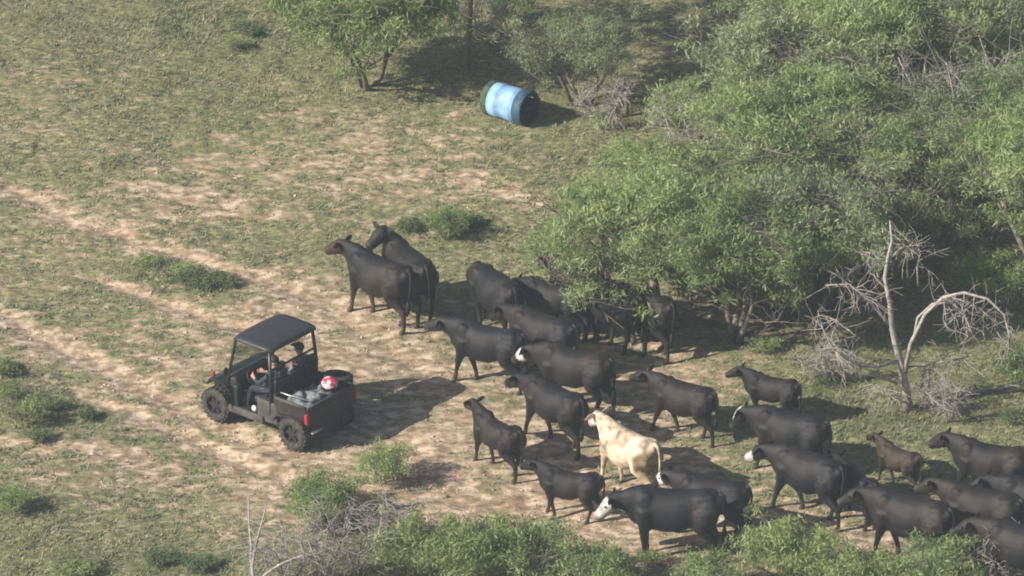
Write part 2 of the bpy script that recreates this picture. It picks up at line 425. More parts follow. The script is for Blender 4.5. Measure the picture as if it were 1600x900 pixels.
# px, py of the base, variant, scale, label
TREES = [
 (1010, 512, 'mA', .90, 'bright green mesquite overhanging the black cows at the left tip of the grove'),
 (1150, 532, 'mB', .84, 'broad green mesquite at the front edge of the grove above the long cow shadow'),
 (1265, 505, 'mC', .90, 'olive mesquite just left of the bare dead tree, front row of the grove'),
 (1050, 425, 'mE', 1.15, 'low rich green mesquite tucked behind the left front of the grove'),
 (1395, 375, 'mD', .85, 'olive mesquite directly behind the top of the bare dead tree'),
 (1535, 415, 'mB', .82, 'green mesquite behind the arching dead limb at the right'),
 (1655, 470, 'mA', 1.0, 'bright green mesquite cut off by the right edge of the photo below its middle'),
 (1180, 380, 'mA', .90, 'green mesquite in the heart of the grove, right of the grey gap'),
 (1310, 365, 'mB', .85, 'full green mesquite in the middle of the grove, third row from the cattle'),
 (1440, 330, 'mD', .85, 'thin crowned olive mesquite beside the dark gap in the grove'),
 (1640, 340, 'mB', .9, 'yellow green mesquite at the right edge beside the dark gap'),
 (1225, 270, 'mC', .95, 'dull olive mesquite on the left flank of the grove near the open shaded ground'),
 (1345, 235, 'mA', .95, 'light green mesquite in the upper part of the grove'),
 (1425, 190, 'mB', .85, 'green mesquite at the top of the grove left of the bare grey trunks'),
 (1265, 160, 'mB', .80, 'green mesquite forming the upper left corner of the grove'),
 (1390, 110, 'mC', .9, 'olive mesquite crown meeting the top edge of the photo in the grove'),
 (1600, 150, 'mC', .85, 'olive mesquite in the upper right corner of the photo'),
 (1500, 60, 'mA', .95, 'green mesquite at the top edge, second from the right corner'),
 (575, 135, 'mE', 1.25, 'small leafy mesquite leaning over its own shadow near the top of the photo'),
 (728, 112, 'mF', .95, 'tall mesquite with a long bare trunk left above the blue barrel'),
 (905, 165, 'mD', .62, 'thin young mesquite right of the blue barrel'),
]
rd = random.Random(4)
for px, py, k, s, lab in TREES:
    p = G(px, py); place(k, 'mesquite_tree', p.x, p.y, rd.uniform(0, 6.28), s*(1.12 if k in 'mAmBmC' and px > 920 else 1), lab, 'tree', 'mesquite trees')
SHRUBS = [
 (655, 905, 'sA', .95, 'leafy green bush at the bottom edge, leftmost of the row below the cattle'),
 (740, 920, 'sA', 1.1, 'wide green bush at the bottom edge below the patch of bare soil'),
 (840, 925, 'sB', 1.2, 'light green bush at the bottom edge below the small black calf facing left'),
 (935, 940, 'sA', .8, 'green bush at the bottom edge below the white faced cow'),
 (1120, 935, 'sB', .85, 'yellow green bush at the bottom edge right of the white faced cow'),
 (1235, 915, 'sA', 1.0, 'tall yellow green bush at the bottom edge below the cow with a white nose'),
 (1340, 940, 'sA', .8, 'green bush at the bottom edge in front of the big cow at lower right'),
 (1450, 930, 'sB', 1.1, 'light green bush at the bottom edge, rightmost of the row'),
 (515, 805, 'sB', .85, 'feathery green bush behind the utility vehicle, on its tyre track'),
 (595, 752, 'sB', .75, 'feathery bush in the shadow end right behind the utility vehicle'),
 (500, 830, 'sB', .7, 'sparse green bush beside the bare grey brush at the bottom'),
 (700, 375, 'sB', .6, 'light green sapling right of the two cows at the front of the herd'),
 (1190, 480, 'sA', .9, 'low bush under the front edge of the grove, over the dark shade'),
 (1560, 480, 'sA', .9, 'low green bush behind the arching dead limb'),
 (1610, 600, 'sB', .9, 'green bush cut by the right edge of the photo beside the dead tree'),
 (35, 665, 'wB', 1.0, 'upright dark green weed at the left edge above the pale track'),
 (10, 800, 'sB', .5, 'small green bush at the left edge near the bottom'),
 (480, 20, 'sA', .8, 'green bush on the left side of the small mesquite at the top'),
 (790, 40, 'sB', .8, 'green bush right of the tall bare trunk at the top'),
 (860, 420, 'sB', .9, 'light green bush at the foot of the grove behind the herd'),
]
SHRUBS += [(1080, 470, 'sA', 1.3, 'understorey bush below the second mesquite from the left tip of the grove'), 
 (1330, 300, 'sA', 1.5, 'wide bush filling the centre of the grove'), (1250, 420, 'sA', 1.4, 'bush between the olive and green mesquites in the front of the grove'),
 (1100, 230, 'sB', 1.4, 'thin bush on the open left flank of the grove'),
 (1010, 300, 'sB', 1.2, 'light bush at the upper left shoulder of the grove')]
for px, py, k, s, lab in SHRUBS:
    p = G(px, py); place(k, 'bush', p.x, p.y, rd.uniform(0, 6.28), s, lab, 'bush', 'green bushes')
WEEDS = [(270, 432, 1.0, 'dark green weed clump on the left of the dark patch between the pale tracks'), (305, 445, 1.1, 'largest dark green weed clump in the patch between the pale tracks'),
 (345, 443, .9, 'right hand weed clump in the dark patch between the pale tracks'), (235, 415, .8, 'weed clump just above the dark patch between the tracks'),
 (60, 690, .7, 'dark weed clump beside the pale strip at the left edge'), (85, 640, .7, 'dark weed clump in the shaded green hollow at the left edge'), (20, 620, .9, 'tall weed clump at the very left edge above the hollow'),
 (135, 655, .6, 'weed clump on the right side of the green hollow at left'), (385, 52, .8, 'dark weed clump alone in the upper left grass'), (370, 78, .6, 'tiny dark weed just below another in the upper left grass'),
 (10, 585, .9, 'weed clump at the left edge beside the orange soil'), (250, 880, 1.0, 'weed clump at the bottom edge, left of the bare sapling'), (120, 893, 1.2, 'weed clump at the bottom edge near the left corner'),
 (310, 890, 1.0, 'weed clump at the bottom edge next to the bare sapling'), (1290, 600, .8, 'weed clump left of the dead tree'), (1190, 545, .9, 'weed clump above the walking calf at the edge of the tree shade'),
 (640, 360, .8, 'weed clump behind the cow with raised head'), (735, 350, .8, 'weed clump left of the grove above the cattle'), (1480, 700, .8, 'weed clump in the grass above the brown calf'),
 (1590, 660, 1.0, 'weed clump at the right edge below the fallen branch'), (470, 780, .8, 'weed clump below the rear wheel of the vehicle'), (1020, 885, .8, 'weed clump in the gap between the bottom bushes')]
for i, (px, py, s, lab) in enumerate(WEEDS):
    p = G(px, py); t = place('wA' if i % 3 else 'wB', 'weed', p.x, p.y, rd.uniform(0, 6.28), s, lab, 'weed', 'weed clumps in the grass', .5)
# ------------------------------------------------------------------ bare and dead wood
def twigs(mb, pts, rd, n, ln, rad, curl=0.0):
    for _ in range(n):
        i = rd.randrange(1, len(pts)); f = rd.random(); p = pts[i-1].lerp(pts[i], f)
        d = Vector((rd.gauss(0, 1), rd.gauss(0, 1), rd.gauss(0, .7))).normalized(); L = ln*rd.uniform(.4, 1.2)
        q = [p]
        for k in range(3):
            d = (d+Vector((rd.gauss(0, .25), rd.gauss(0, .25), rd.gauss(0, .2)-curl))).normalized(); q.append(q[-1]+d*L/3)
        mb.tube(q, [rad, rad*.8, rad*.6, rad*.4], 3, cap=False)
        for k in range(2):
            d2 = (d+Vector((rd.gauss(0, .8), rd.gauss(0, .8), rd.gauss(0, .6)))).normalized()
            mb.tube([q[1+k], q[1+k]+d2*L*.4], [rad*.6, rad*.35], 3, cap=False)
bp0 = G(1420, 640)
def rel(px, py, dep=0.0): # offset from the dead tree's foot: along x, depth and height
    return Vector(((px-1420)/80.0, dep, (640-py)/72.0+dep*.477*0-0*dep))
def fixd(pts):           # depth lifts a point in the picture, so take that off its height
    out = []
    for px, py, dep in pts:
        out.append(Vector(((px-1420)/80.0, dep, (640-py-34.4*dep)/72.2)))
    return out
def dead_tree():
    t = empty('dead_tree', bp0, 0, 'bare pale grey dead tree with an arching limb right of the grove', 'dead tree')
    rr = random.Random(5)
    tr = fixd([(1420, 648, 0), (1415, 610, 0), (1406, 570, 0), (1398, 540, .1), (1392, 515, .1), (1388, 480, .1), (1380, 440, .2), (1384, 410, .2), (1390, 385, .3), (1386, 355, .3)])
    m = MB(); m.tube(tr, [.11, .082, .07, .062, .055, .047, .04, .032, .025, .014], 8); m.build('trunk', M['deadwood'], t)
    limbs = [
     ([(1412, 590, 0), (1420, 540, -.1), (1440, 495, -.3), (1465, 470, -.5), (1495, 463, -.6), (1530, 472, -.7), (1555, 495, -.8), (1565, 530, -.8), (1562, 560, -.8)], .046),
     ([(1425, 530, -.1), (1430, 500, -.1), (1450, 480, -.3), (1480, 478, -.4), (1500, 500, -.5), (1505, 530, -.5)], .035),
     ([(1480, 472, -.4), (1510, 480, -.3), (1540, 500, -.2), (1550, 530, -.1)], .03),
     ([(1390, 515, .1), (1375, 495, .1), (1360, 480, 0), (1345, 465, 0), (1325, 450, 0), (1290, 452, 0)], .035),
     ([(1385, 460, .2), (1365, 440, .3), (1355, 415, .3), (1360, 395, .3)], .02),
     ([(1404, 565, 0), (1370, 575, -.3), (1330, 570, -.5), (1300, 545, -.5), (1285, 515, -.5), (1278, 490, -.4)], .035),
     ([(1400, 600, -.1), (1375, 590, -.3), (1340, 583, -.5), (1310, 560, -.4), (1300, 530, -.3), (1308, 500, -.3)], .03),
     ([(1418, 630, 0), (1390, 620, -.3), (1370, 600, -.5)], .025),
     ([(1415, 575, 0), (1450, 572, .2), (1480, 566, .3), (1510, 560, .3)], .02),
     ([(1384, 415, .2), (1405, 395, .3), (1425, 392, .4)], .02), ([(1432, 455, .5), (1430, 425, .6), (1434, 405, .6), (1427, 385, .6)], .02)]
    for pts, r0 in limbs:
        P = fixd(pts); k = len(P); m = MB(); m.tube(P, [r0*(1-.72*i/(k-1)) for i in range(k)], 6)
        br = m.build('branch', M['deadwood'], t)
        tw = MB(); twigs(tw, P[k//3:], rr, 34 if r0 > .03 else 18, .6, .009, .15); o = tw.build('twigs', M['deadwood'], br); o['kind'] = 'stuff'
dead_tree()
def bare(name, px, py, h, seed, m, label, lean=(0, 0), stems=3, n=60, sp=.35, cat='bare shrub', group=None):
    p = G(px, py); t = empty(name, p, 0, label, cat, group); rr = random.Random(seed); tw = MB()
    for k in range(stems):
        a = 2*math.pi*k/stems+rr.uniform(-.6, .6); d = Vector((math.cos(a)*sp+lean[0], math.sin(a)*sp+lean[1], 1)).normalized()
        P = [Vector((0, 0, -.05))]
        for i in range(6):
            d = (d+Vector((rr.gauss(0, .13), rr.gauss(0, .13), rr.gauss(0, .08)))).normalized(); P.append(P[-1]+d*h/6*rr.uniform(.8, 1.1))
        b_ = MB(); b_.tube(P, [(.028 if stems < 4 else .017)*h/1.6*(1-.8*i/6)+.004 for i in range(7)], 5); b_.build('stem', m, t)
        twigs(tw, P[2:], rr, n//stems, h*.38, .008)
    o = tw.build('twigs', m, t); o['kind'] = 'stuff'
bare('bare_sapling', 400, 925, 1.9, 1, M['deadwood'], 'tall bare sapling with two pale stems at the bottom left', stems=3, n=30, sp=.16, cat='bare sapling')
BB = [(455, 915, 1.5, 2, 'grey leafless brush right of the pale sapling at the bottom edge'), (510, 905, 1.6, 3, 'grey leafless brush in the middle of the thicket below the vehicle'),
 (560, 905, 1.6, 4, 'grey leafless brush left of the bottom row of green bushes'), (600, 870, 1.3, 6, 'grey leafless brush above the leftmost bottom bush'),
 (1570, 905, 1.3, 7, 'bare pale brush at the lower right corner over the cattle'), (1450, 640, 1.0, 8, 'low bare brush right of the foot of the dead tree'),
 (1480, 660, .8, 9, 'low pale twiggy brush in the grass right of the dead tree'), (945, 205, 1.3, 10, 'grey bare bush right of the thin young mesquite'),
 (1110, 310, 2.3, 12, 'grey bare bush in the gap of the grove'), (1500, 330, 3.6, 13, 'grey bare tree in the dark gap of the grove'), (1560, 270, 3.4, 14, 'bare pale trunked tree at the right of the dark gap in the grove'),
 (1330, 440, 2.4, 15, 'bare grey tree left of the top of the dead tree'), (1300, 600, 1.0, 16, 'fallen bare brush in front of the left limbs of the dead tree'), (740, 60, 1.2, 17, 'bare bush under the tall trunk at the top')]
for px, py, h, s, lab in BB:
    bare('bare_brush', px, py, h, s, M['deadwood'] if s in (7, 8, 9, 14, 16) else M['greytwig'], lab, stems=5, n=150, sp=.5, group='leafless brush')
def log():
    m = MB(); m.tube([Vector((0, 0, .05)), Vector((.4, .1, .08)), Vector((.9, .3, .06)), Vector((1.6, .5, .10))], [.04, .035, .03, .015], 6)
    m.tube([Vector((.6, .15, .08)), Vector((.9, .1, .2)), Vector((1.2, 0, .22))], [.02, .015, .01], 5)
    o = m.build('fallen_branch', M['greytwig']); o.location = G(1500, 620); sett(o, 'fallen grey branch lying in the grass at the right edge', 'branch')
    m = MB(); m.tube([(0, 0, -.05), (.01, 0, .25), (0, .01, .55)], [.06, .05, .045], 8); o = m.build('tree_stump', M['bark']); o.location = G(978, 182)
    sett(o, 'thin dark upright stump in the shaded ground right of the barrel', 'stump')
log()
# ------------------------------------------------------------------ cattle
def cow(px, py, ang, s=1.0, coat=(.016, .017, .021), face=None, neck=.45, yaw=0.0, hpitch=-.45, gait=0, tail=.0, fat=1.0, white_feet=False,
        headcol=None, label='', young=False, white_tail=False, seed=0, legcol=None, blaze=None):
    """px,py: ground point under the middle of the body; ang: heading in degrees; neck: rise of the neck in radians"""
    p = G(px, py); rr = random.Random(seed*7+3)
    lk = 1.0
    t = empty('calf' if young else 'cow', p, R(ang), label, 'calf' if young else 'cow', 'cattle of the herd', s)
    m = MB()
    f = fat*(.9 if young else 1)*rr.uniform(.97, 1.10); bend = rr.uniform(-.14, .14)
    def BD(mb):
        mb.v = [(x, y+bend*(x*x-.2), z) for x, y, z in mb.v]; return mb
    m.loft([(-.80, 0, 1.14, .08, .06), (-.77, 0, 1.11, .18, .15), (-.68, 0, 1.05, .29, .22), (-.50, 0, 1.01, .35, .26*f), (-.30, 0, .985, .345*f, .27*f), (-.05, 0, .915, .395*f, .34*f),
            (.20, 0, .905, .395*f, .33*f), (.42, 0, .94, .40, .265*f), (.58, 0, .965, .395, .22), (.72, 0, .97, .33, .18), (.82, 0, .99, .25, .14), (.87, 0, 1.0, .11, .07)], 20, 2.05)
    for s_ in (1, -1):
        m.ball((.50, s_*.17, 1.06), (.17, .09, .26)); m.ball((-.56, s_*.20, .98), (.22, .10, .26)); m.ball((-.48, s_*.16, 1.25), (.14, .07, .07)); m.ball((-.76, s_*.07, 1.22), (.07, .05, .08))
    m.ball((.46, 0, 1.20), (.34, .12, .15)); m.ball((-.58, .13, 1.27), (.12, .08, .07)); m.ball((-.58, -.13, 1.27), (.12, .08, .07))
    if not young: m.ball((-.38, 0, .66), (.16, .13, .10))
    m.ball((.66, 0, .80), (.16, .10, .14))
    # neck
    n0 = Vector((.50, 0, 1.06)); cn, sn = math.cos(neck), math.sin(neck)
    cy, sy = math.cos(yaw), math.sin(yaw)
    L = .51
    n1 = n0+Vector((.30*cn, 0, .30*sn)); n2 = n0+Vector((L*cn*(.5+.5*cy)+.05, L*cn*sy*.6, L*sn))
    m.tube([n0+Vector((-.1, 0, -.02)), n0+Vector((.1, 0, 0)), n1, n1.lerp(n2, .5), n2], [.20, .32, .255, .195, .16], 14, sy=.64)
    m.tube([n0+Vector((.1, 0, -.2)), n1+Vector((.02, 0, -.15)), n2+Vector((0, 0, -.06))], [.13, .10, .07], 8, sy=.45)
    # head
    hd = Vector((math.cos(hpitch)*cy, math.cos(hpitch)*sy, math.sin(hpitch))); upv = Vector((-math.sin(hpitch)*cy, -math.sin(hpitch)*sy, math.cos(hpitch)))
    sdv = upv.cross(hd).normalized()
    h0 = n2
    HP = [h0-hd*.08, h0+hd*.03, h0+hd*.14-upv*.01, h0+hd*.25-upv*.025, h0+hd*.35-upv*.035, h0+hd*.42-upv*.04, h0+hd*.46-upv*.045]
    m.tube(HP, [.10, .155, .15, .125, .103, .105, .07], 12, sy=.92)
    m.tube([h0+hd*.05-upv*.05, h0+hd*.2-upv*.09, h0+hd*.38-upv*.08], [.08, .07, .05], 8)
    m.ball(h0+upv*.10-hd*.02, (.05, .07, .05))
    # legs
    sw = [.0, .17, -.14, .24][gait % 4]
    hoofs = []
    for k, sd_ in enumerate((1, -1)):
        a = sw*(1 if sd_ > 0 else -1)
        fx = .52+a
        kx = .54+a*.5
        lift = .0
        m.tube([(.50, sd_*.13, .98), (.52, sd_*.155, .78), (.53+a*.25, sd_*.15, .60), (kx, sd_*.14, .42), (fx*.6+kx*.4, sd_*.135, .26), (fx, sd_*.135, .10), (fx+.02, sd_*.135, .03)],
               [.19, .15, .10, .066, .050, .048, .055], 10)
        hoofs.append((fx+.03, sd_*.135))
        a2 = -sw*(1 if sd_ > 0 else -1)*.9
        m.tube([(-.50, sd_*.14, 1.02), (-.50, sd_*.17, .86), (-.46+a2*.15, sd_*.175, .70), (-.60+a2*.4, sd_*.15, .54), (-.68+a2*.6, sd_*.14, .45), (-.66+a2*.85, sd_*.135, .30), (-.63+a2, sd_*.135, .11), (-.60+a2, sd_*.135, .03)],
               [.22, .21, .155, .095, .066, .050, .048, .056], 10)
        hoofs.append((-.58+a2, sd_*.135))
    body = remesh(BD(m).mesh('body'), .028, 6, .5)
    co = np.empty(len(body.vertices)*3, np.float32); body.vertices.foreach_get('co', co); co = co.reshape(-1, 3); co[:, 1] -= bend*(co[:, 0]**2-.2)
    c = np.tile(np.array([*coat, 1.0]), (len(co), 1))
    if coat[0] < .03:
        kb = sstep(.45, .75, fbm(co[:, 0]+seed*3.1, co[:, 2]+co[:, 1]*.5, .5, 3, seed)); c[:, :3] = c[:, :3]*(1-kb[:, None])+np.array((.017, .013, .011))*kb[:, None]
    elif coat[0] > .3:
        kb = sstep(.1, .3, (co[:, 1]*-1)*0+np.exp(-(((co[:, 0]+.72)/.16)**2+((co[:, 2]-.85)/.28)**2)))*.75; c[:, :3] = c[:, :3]*(1-kb[:, None])+np.array((.22, .17, .08))*kb[:, None]
    hv = co-np.array(h0); hx = hv@np.array(hd); hu = hv@np.array(upv); hs = hv@np.array(sdv)
    ishead = (hx > -.05) & (np.linalg.norm(hv, axis=1) < .6)
    nz = (np.sin(co[:, 0]*17+seed)+np.sin(co[:, 1]*23+co[:, 2]*19+seed*2))*.02
    if headcol is not None:
        k = sstep(-.15, .12, hx+nz)*(np.linalg.norm(hv, axis=1) < .62); c[:, :3] = c[:, :3]*(1-k[:, None])+np.array(headcol)*k[:, None]
    if face == 'white': k = ishead & (hx > .03+nz) 
    elif face == 'muzzle': k = ishead & (hx > .24+nz)
    elif face == 'blaze': k = ishead & (np.abs(hs) < .055+nz) & (hu > -.02)
    elif face == 'patch': k = ishead & (hx > .10) & (hx < .24+nz) & (np.abs(hs) > .03)
    elif face == 'nose': k = ishead & (hx > .345+nz)
    else: k = np.zeros(len(co), bool)
    c[k, :3] = (.55, .52, .49) if face != 'nose' else (.45, .42, .40)
    nose = ishead & (hx > .385); c[nose, :3] = (.35, .25, .23) if face in ('white', 'muzzle') else (.03, .028, .028)
    if legcol is not None:
        k = sstep(.62, .40, co[:, 2]); c[:, :3] = c[:, :3]*(1-k[:, None])+np.array(legcol)*k[:, None]
    if white_feet: c[(co[:, 2] < .26+nz) & (co[:, 0] < 0), :3] = (.55, .52, .5)
    dust = sstep(.5, .1, co[:, 2])*.35
    c[:, :3] = c[:, :3]*(1-dust[:, None])+np.array((.06, .045, .035))*dust[:, None]
    at = body.color_attributes.new('coat', 'FLOAT_COLOR', 'POINT'); at.data.foreach_set('color', c.astype(np.float32).ravel())
    body.materials.clear(); body.materials.append(M['coat'])
    bo = bpy.data.objects.new('body', body); COL.objects.link(bo); bo.parent = t
    def colpart(mb, name, colr, par):
        mm = BD(mb).mesh(name, M['coat']); at = mm.color_attributes.new('coat', 'FLOAT_COLOR', 'POINT')
        at.data.foreach_set('color', np.tile(np.array([*colr, 1.0], np.float32), len(mm.vertices)))
        o = bpy.data.objects.new(name, mm); COL.objects.link(o); o.parent = par; return o
    ec = headcol if headcol is not None else coat
    for sg in (1, -1):
        e = MB(); r0 = h0-hd*.0+upv*.06+sdv*sg*.095; d = (sdv*sg*1.0-hd*.15+upv*rr.uniform(-.05, .35)).normalized()
        e.tube([r0, r0+d*.06, r0+d*.13, r0+d*.19, r0+d*.225], [.032, .058, .066, .044, .010], 8, sy=.35)
        colpart(e, 'ear', ec, t)
        ey = MB(); ey.ball(h0+hd*.14+sdv*sg*.124+upv*.04, .024, 8, 6); BD(ey).build('eye', M['eye'], t)
    tl = MB(); P = [Vector((-.74, 0, 1.32)), Vector((-.82, 0, 1.27)), Vector((-.87, tail*.1, 1.10)), Vector((-.86, tail*.25, .88)), Vector((-.84, tail*.35, .68))]
    tl.tube(P, [.045, .036, .026, .02, .018], 7); to = colpart(tl, 'tail', coat, t)
    sw_ = MB(); q = P[-1]; sw_.tube([q+Vector((0, 0, .02)), q+Vector((0, 0, -.08)), q+Vector((.01, tail*.03, -.20)), q+Vector((.02, tail*.03, -.31))], [.022, .045, .05, .010], 7)
    colpart(sw_, 'tail_switch', (.6, .56, .5) if white_tail else tuple(x*.8 for x in coat), to)
    for (x, y) in hoofs:
        hm = MB(); hm.tube([(x, y, -.012), (x-.005, y, .03), (x-.015, y, .065)], [.066, .060, .050], 9, sy=.85); BD(hm).build('hoof', M['hoof'], t)
    return t
BK = (.009, .009, .011); BR = (.012, .0105, .0095)
cow(595, 500, 134, 1.0, BK, neck=.42, hpitch=-.40, yaw=.25, gait=1, headcol=(.045, .024, .016), legcol=(.05, .028, .018), tail=.2, seed=1, label='black cow with a brown tinged head leading the herd, nearest the vehicle roof')
cow(640, 490, 118, 1.02, BR, neck=1.0, hpitch=-.45, yaw=1.7, gait=0, tail=-.1, seed=2, label='black cow holding its head high with ears out, beside the leading cow')
cow(775, 520, 122, .95, BK, neck=-.5, hpitch=-1.0, yaw=-1.1, gait=2, seed=3, label='black cow with lowered head, third from the front along the far side')
cow(868, 524, 152, .84, BK, neck=-.05, hpitch=-.5, gait=1, face='muzzle', seed=4, label='black cow with a pale muzzle half hidden behind another at the crown edge')
cow(850, 583, 142, .93, BK, neck=.1, hpitch=-.6, gait=3, seed=5, label='plain black cow in the middle far row, right behind the cow with lowered head')
cow(900, 514, 120, .95, BR, neck=.1, hpitch=-.5, gait=0, seed=6, label='brownish black cow partly covered by the left tip of the green grove')
cow(958, 540, 128, .98, BK, neck=.5, hpitch=-.4, gait=2, seed=7, label='black cow under the hanging leaves with only back and ears showing')
cow(1005, 548, 140, .95, BR, neck=.3, hpitch=-.4, gait=1, seed=8, tail=.2, label='black cow at the far right of the shaded row beneath the grove')
cow(764, 602, 152, .95, BK, neck=.15, hpitch=-.35, gait=1, face='nose', headcol=(.022, .018, .016), seed=9, tail=.1, label='black cow with a pale nose tip facing the rear of the vehicle')
cow(900, 642, 150, .97, BK, neck=-.05, hpitch=-.6, gait=2, face='patch', white_feet=True, seed=10, label='large black cow with white hind feet and a small pale cheek patch mid herd')
cow(868, 695, 132, .92, BK, neck=.05, hpitch=-.4, gait=3, seed=11, tail=.1, label='black cow just left of the cream cow')
cow(778, 735, 128, .80, BR, neck=.50, hpitch=-.35, gait=1, headcol=(.045, .026, .018), young=True, seed=12, label='young black animal with a brown face walking left of the herd centre')
cow(982, 766, 130, .92, (.52, .41, .30), neck=.32, hpitch=-.6, gait=1, headcol=(.50, .39, .37), seed=13, tail=-.1, label='cream tan cow with a pinkish face, the only pale one in the herd')
cow(892, 810, 158, .74, BK, neck=.45, hpitch=-.3, gait=2, young=True, seed=14, label='black calf facing left in front of the white faced cow')
cow(1056, 872, 171, 1.06, BK, neck=.02, hpitch=-.75, gait=0, face='white', seed=15, label='big black cow with a fully white face in the front row')
cow(1112, 838, 156, .88, BK, neck=.2, hpitch=-.6, gait=1, face='patch', seed=16, label='black cow directly behind the cream cow')
cow(1070, 682, 145, .84, BR, neck=.35, hpitch=-.3, gait=3, seed=17, label='brownish black cow walking alone behind the big tree shadow')
cow(1208, 656, 152, .68, BK, neck=.5, hpitch=-.35, gait=2, young=True, seed=18, label='black calf with a clear long shadow on green grass')
cow(1236, 738, 152, .93, BK, neck=.05, hpitch=-.9, gait=1, face='blaze', seed=19, label='black cow with a white blaze on its lowered face')
cow(1265, 806, 140, .95, BK, neck=.1, hpitch=-.55, gait=3, face='muzzle', seed=20, tail=.25, label='black cow with a bright white nose low down, front row at right')
cow(1425, 878, 150, .99, BK, neck=.25, hpitch=-.5, gait=1, seed=21, label='heavy black cow above the bottom green bushes at lower right')
cow(1404, 762, 135, .62, (.035, .025, .018), neck=.5, hpitch=-.3, gait=1, young=True, seed=22, label='small brown calf among the black cows at the right')
cow(1550, 787, 156, .92, BK, neck=.35, hpitch=-.5, gait=3, seed=23, label='black cow behind the brown calf with head up to the grass')
cow(1535, 862, 152, .95, BR, neck=.3, hpitch=-.4, gait=2, headcol=(.03, .021, .016), seed=24, label='black cow with a brownish head just below the brown calf')
cow(1620, 850, 154, .95, BK, neck=.2, hpitch=-.5, gait=1, seed=25, label='black cow cut by the right edge of the photo')
cow(1600, 925, 150, .98, BK, neck=.2, hpitch=-.5, gait=0, seed=26, label='black cow at the bottom right corner behind bare brush')
cow(1338, 812, 120, .75, BK, neck=.3, hpitch=-.5, gait=0, young=True, seed=27, label='black calf squeezed between two big cows in the front row at right')
# ------------------------------------------------------------------ blue barrel
M['blue'] = mat('blue_plastic', (.22, .38, .62), .55, .4, noise=.3, nscale=6)
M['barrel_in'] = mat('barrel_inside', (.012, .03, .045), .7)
M['navy'] = mat('navy_plastic', (.03, .075, .12), .6, noise=.4, nscale=7)
M['rope'] = mat('pale_rope', (.55, .52, .42), .8)
M['moss'] = mat('green_film', (.06, .09, .045), .8, noise=.5, nscale=9)
def barrel():
    t = empty('barrel', G(797, 186), R(-36), 'blue plastic barrel lying on its side with its dark open end to the right', 'barrel', None, 1.14)
    r = .31; zc = r+.0
    prof = [(-.47, .0), (-.47, .27), (-.45, .30), (-.40, .31), (-.20, .31), (-.18, .325), (-.15, .325), (-.13, .31), (.13, .31), (.15, .325), (.18, .325), (.20, .31), (.38, .31), (.42, .315)]
    def lathe(prof, name, m, par, n=36):
        mb = MB(); vs = []; fs = []
        for (x, q) in prof:
            for k in range(n):
                a = 2*math.pi*k/n; vs.append((x, q*math.cos(a), zc+q*math.sin(a)))
        for i in range(len(prof)-1):
            for k in range(n): fs.append((i*n+k, i*n+(k+1) % n, (i+1)*n+(k+1) % n, (i+1)*n+k))
        mb.add(vs, fs); return mb.build(name, m, par)
    lathe(prof, 'shell', M['blue'], t)
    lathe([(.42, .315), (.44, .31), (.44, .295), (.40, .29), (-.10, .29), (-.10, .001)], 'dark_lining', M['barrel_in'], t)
    lathe([(.24, .316), (.245, .325), (.43, .325), (.435, .318)], 'rim_band', M['navy'], t)
    lathe([(-.46, .30), (-.44, .318), (-.33, .318), (-.325, .314)], 'end_band', M['moss'], t)
    m = MB(); m.tube([Vector((x, .33*math.cos(a), zc+.33*math.sin(a))) for x, a in [(-.5, 2.2), (-.3, 1.95), (0, 1.8), (.3, 1.7), (.6, 1.6)]], .008, 5)
    o = m.build('rope', M['rope'], None); o.location = t.location; o.rotation_euler = t.rotation_euler; sett(o, 'thin pale rope stretched over the top of the blue barrel', 'rope')
    g = MB(); rr = random.Random(2)
    for i in range(60):
        y, z = rr.uniform(-.2, .2), rr.uniform(.06, .3); x = .30+rr.uniform(0, .12); g.tube([(x, y, z), (x+rr.uniform(-.05, .05), y+rr.uniform(-.06, .06), z+rr.uniform(.03, .13))], [.015, .004], 4)
    o = g.build('leafy_debris', M['weed'], None); o.location = t.location; o.rotation_euler = t.rotation_euler; sett(o, 'green leafy debris lying inside the open mouth of the barrel', 'debris', None, 'stuff')
barrel()
# ------------------------------------------------------------------ utility vehicle
M['black'] = mat('black_plastic', (.024, .022, .021), .6, .35, noise=.6, nscale=5)
M['roof'] = mat('roof_plastic', (.030, .032, .038), .45, .4, noise=.2, nscale=4)
M['green'] = mat('green_paint', (.010, .024, .018), .35, .5, noise=.2, nscale=3, coat=.3)
M['dusty'] = mat('dusty_panel', (.065, .062, .060), .7, .3, noise=.4, nscale=6)
M['tyre'] = mat('tyre_rubber', (.055, .050, .045), .9, .2, noise=.5, nscale=14)
M['rim'] = mat('wheel_rim', (.03, .03, .032), .4, .5)
M['steel'] = mat('steel_tube', (.016, .016, .018), .4, .5)
M['silver'] = mat('bare_steel', (.55, .55, .55), .35, .5, .6)
M['lens'] = mat('headlight_lens', (.30, .31, .33), .15, .5)
M['red'] = mat('red_lens', (.34, .02, .018), .4, .5)
M['seat'] = mat('seat_vinyl', (.03, .03, .034), .5, .4)
M['bed'] = mat('dusty_bed_floor', (.10, .10, .10), .8, .2, noise=.6, nscale=12)
M['whitep'] = mat('white_plastic', (.75, .75, .73), .4, .4)
M['sack'] = mat('red_white_sack', (.5, .03, .05), .6)
_n = M['sack'].node_tree.nodes; _l = M['sack'].node_tree.links; _tc = _n.new('ShaderNodeTexCoord')
_t = _n.new('ShaderNodeTexNoise'); _t.inputs['Scale'].default_value = 11; _t.inputs['Detail'].default_value = 1; _l.new(_tc.outputs['Object'], _t.inputs[0])
_r = _n.new('ShaderNodeValToRGB'); _r.color_ramp.interpolation = 'CONSTANT'; _r.color_ramp.elements[0].color = (.55, .04, .08, 1); _r.color_ramp.elements[1].position = .52; _r.color_ramp.elements[1].color = (.75, .62, .64, 1)
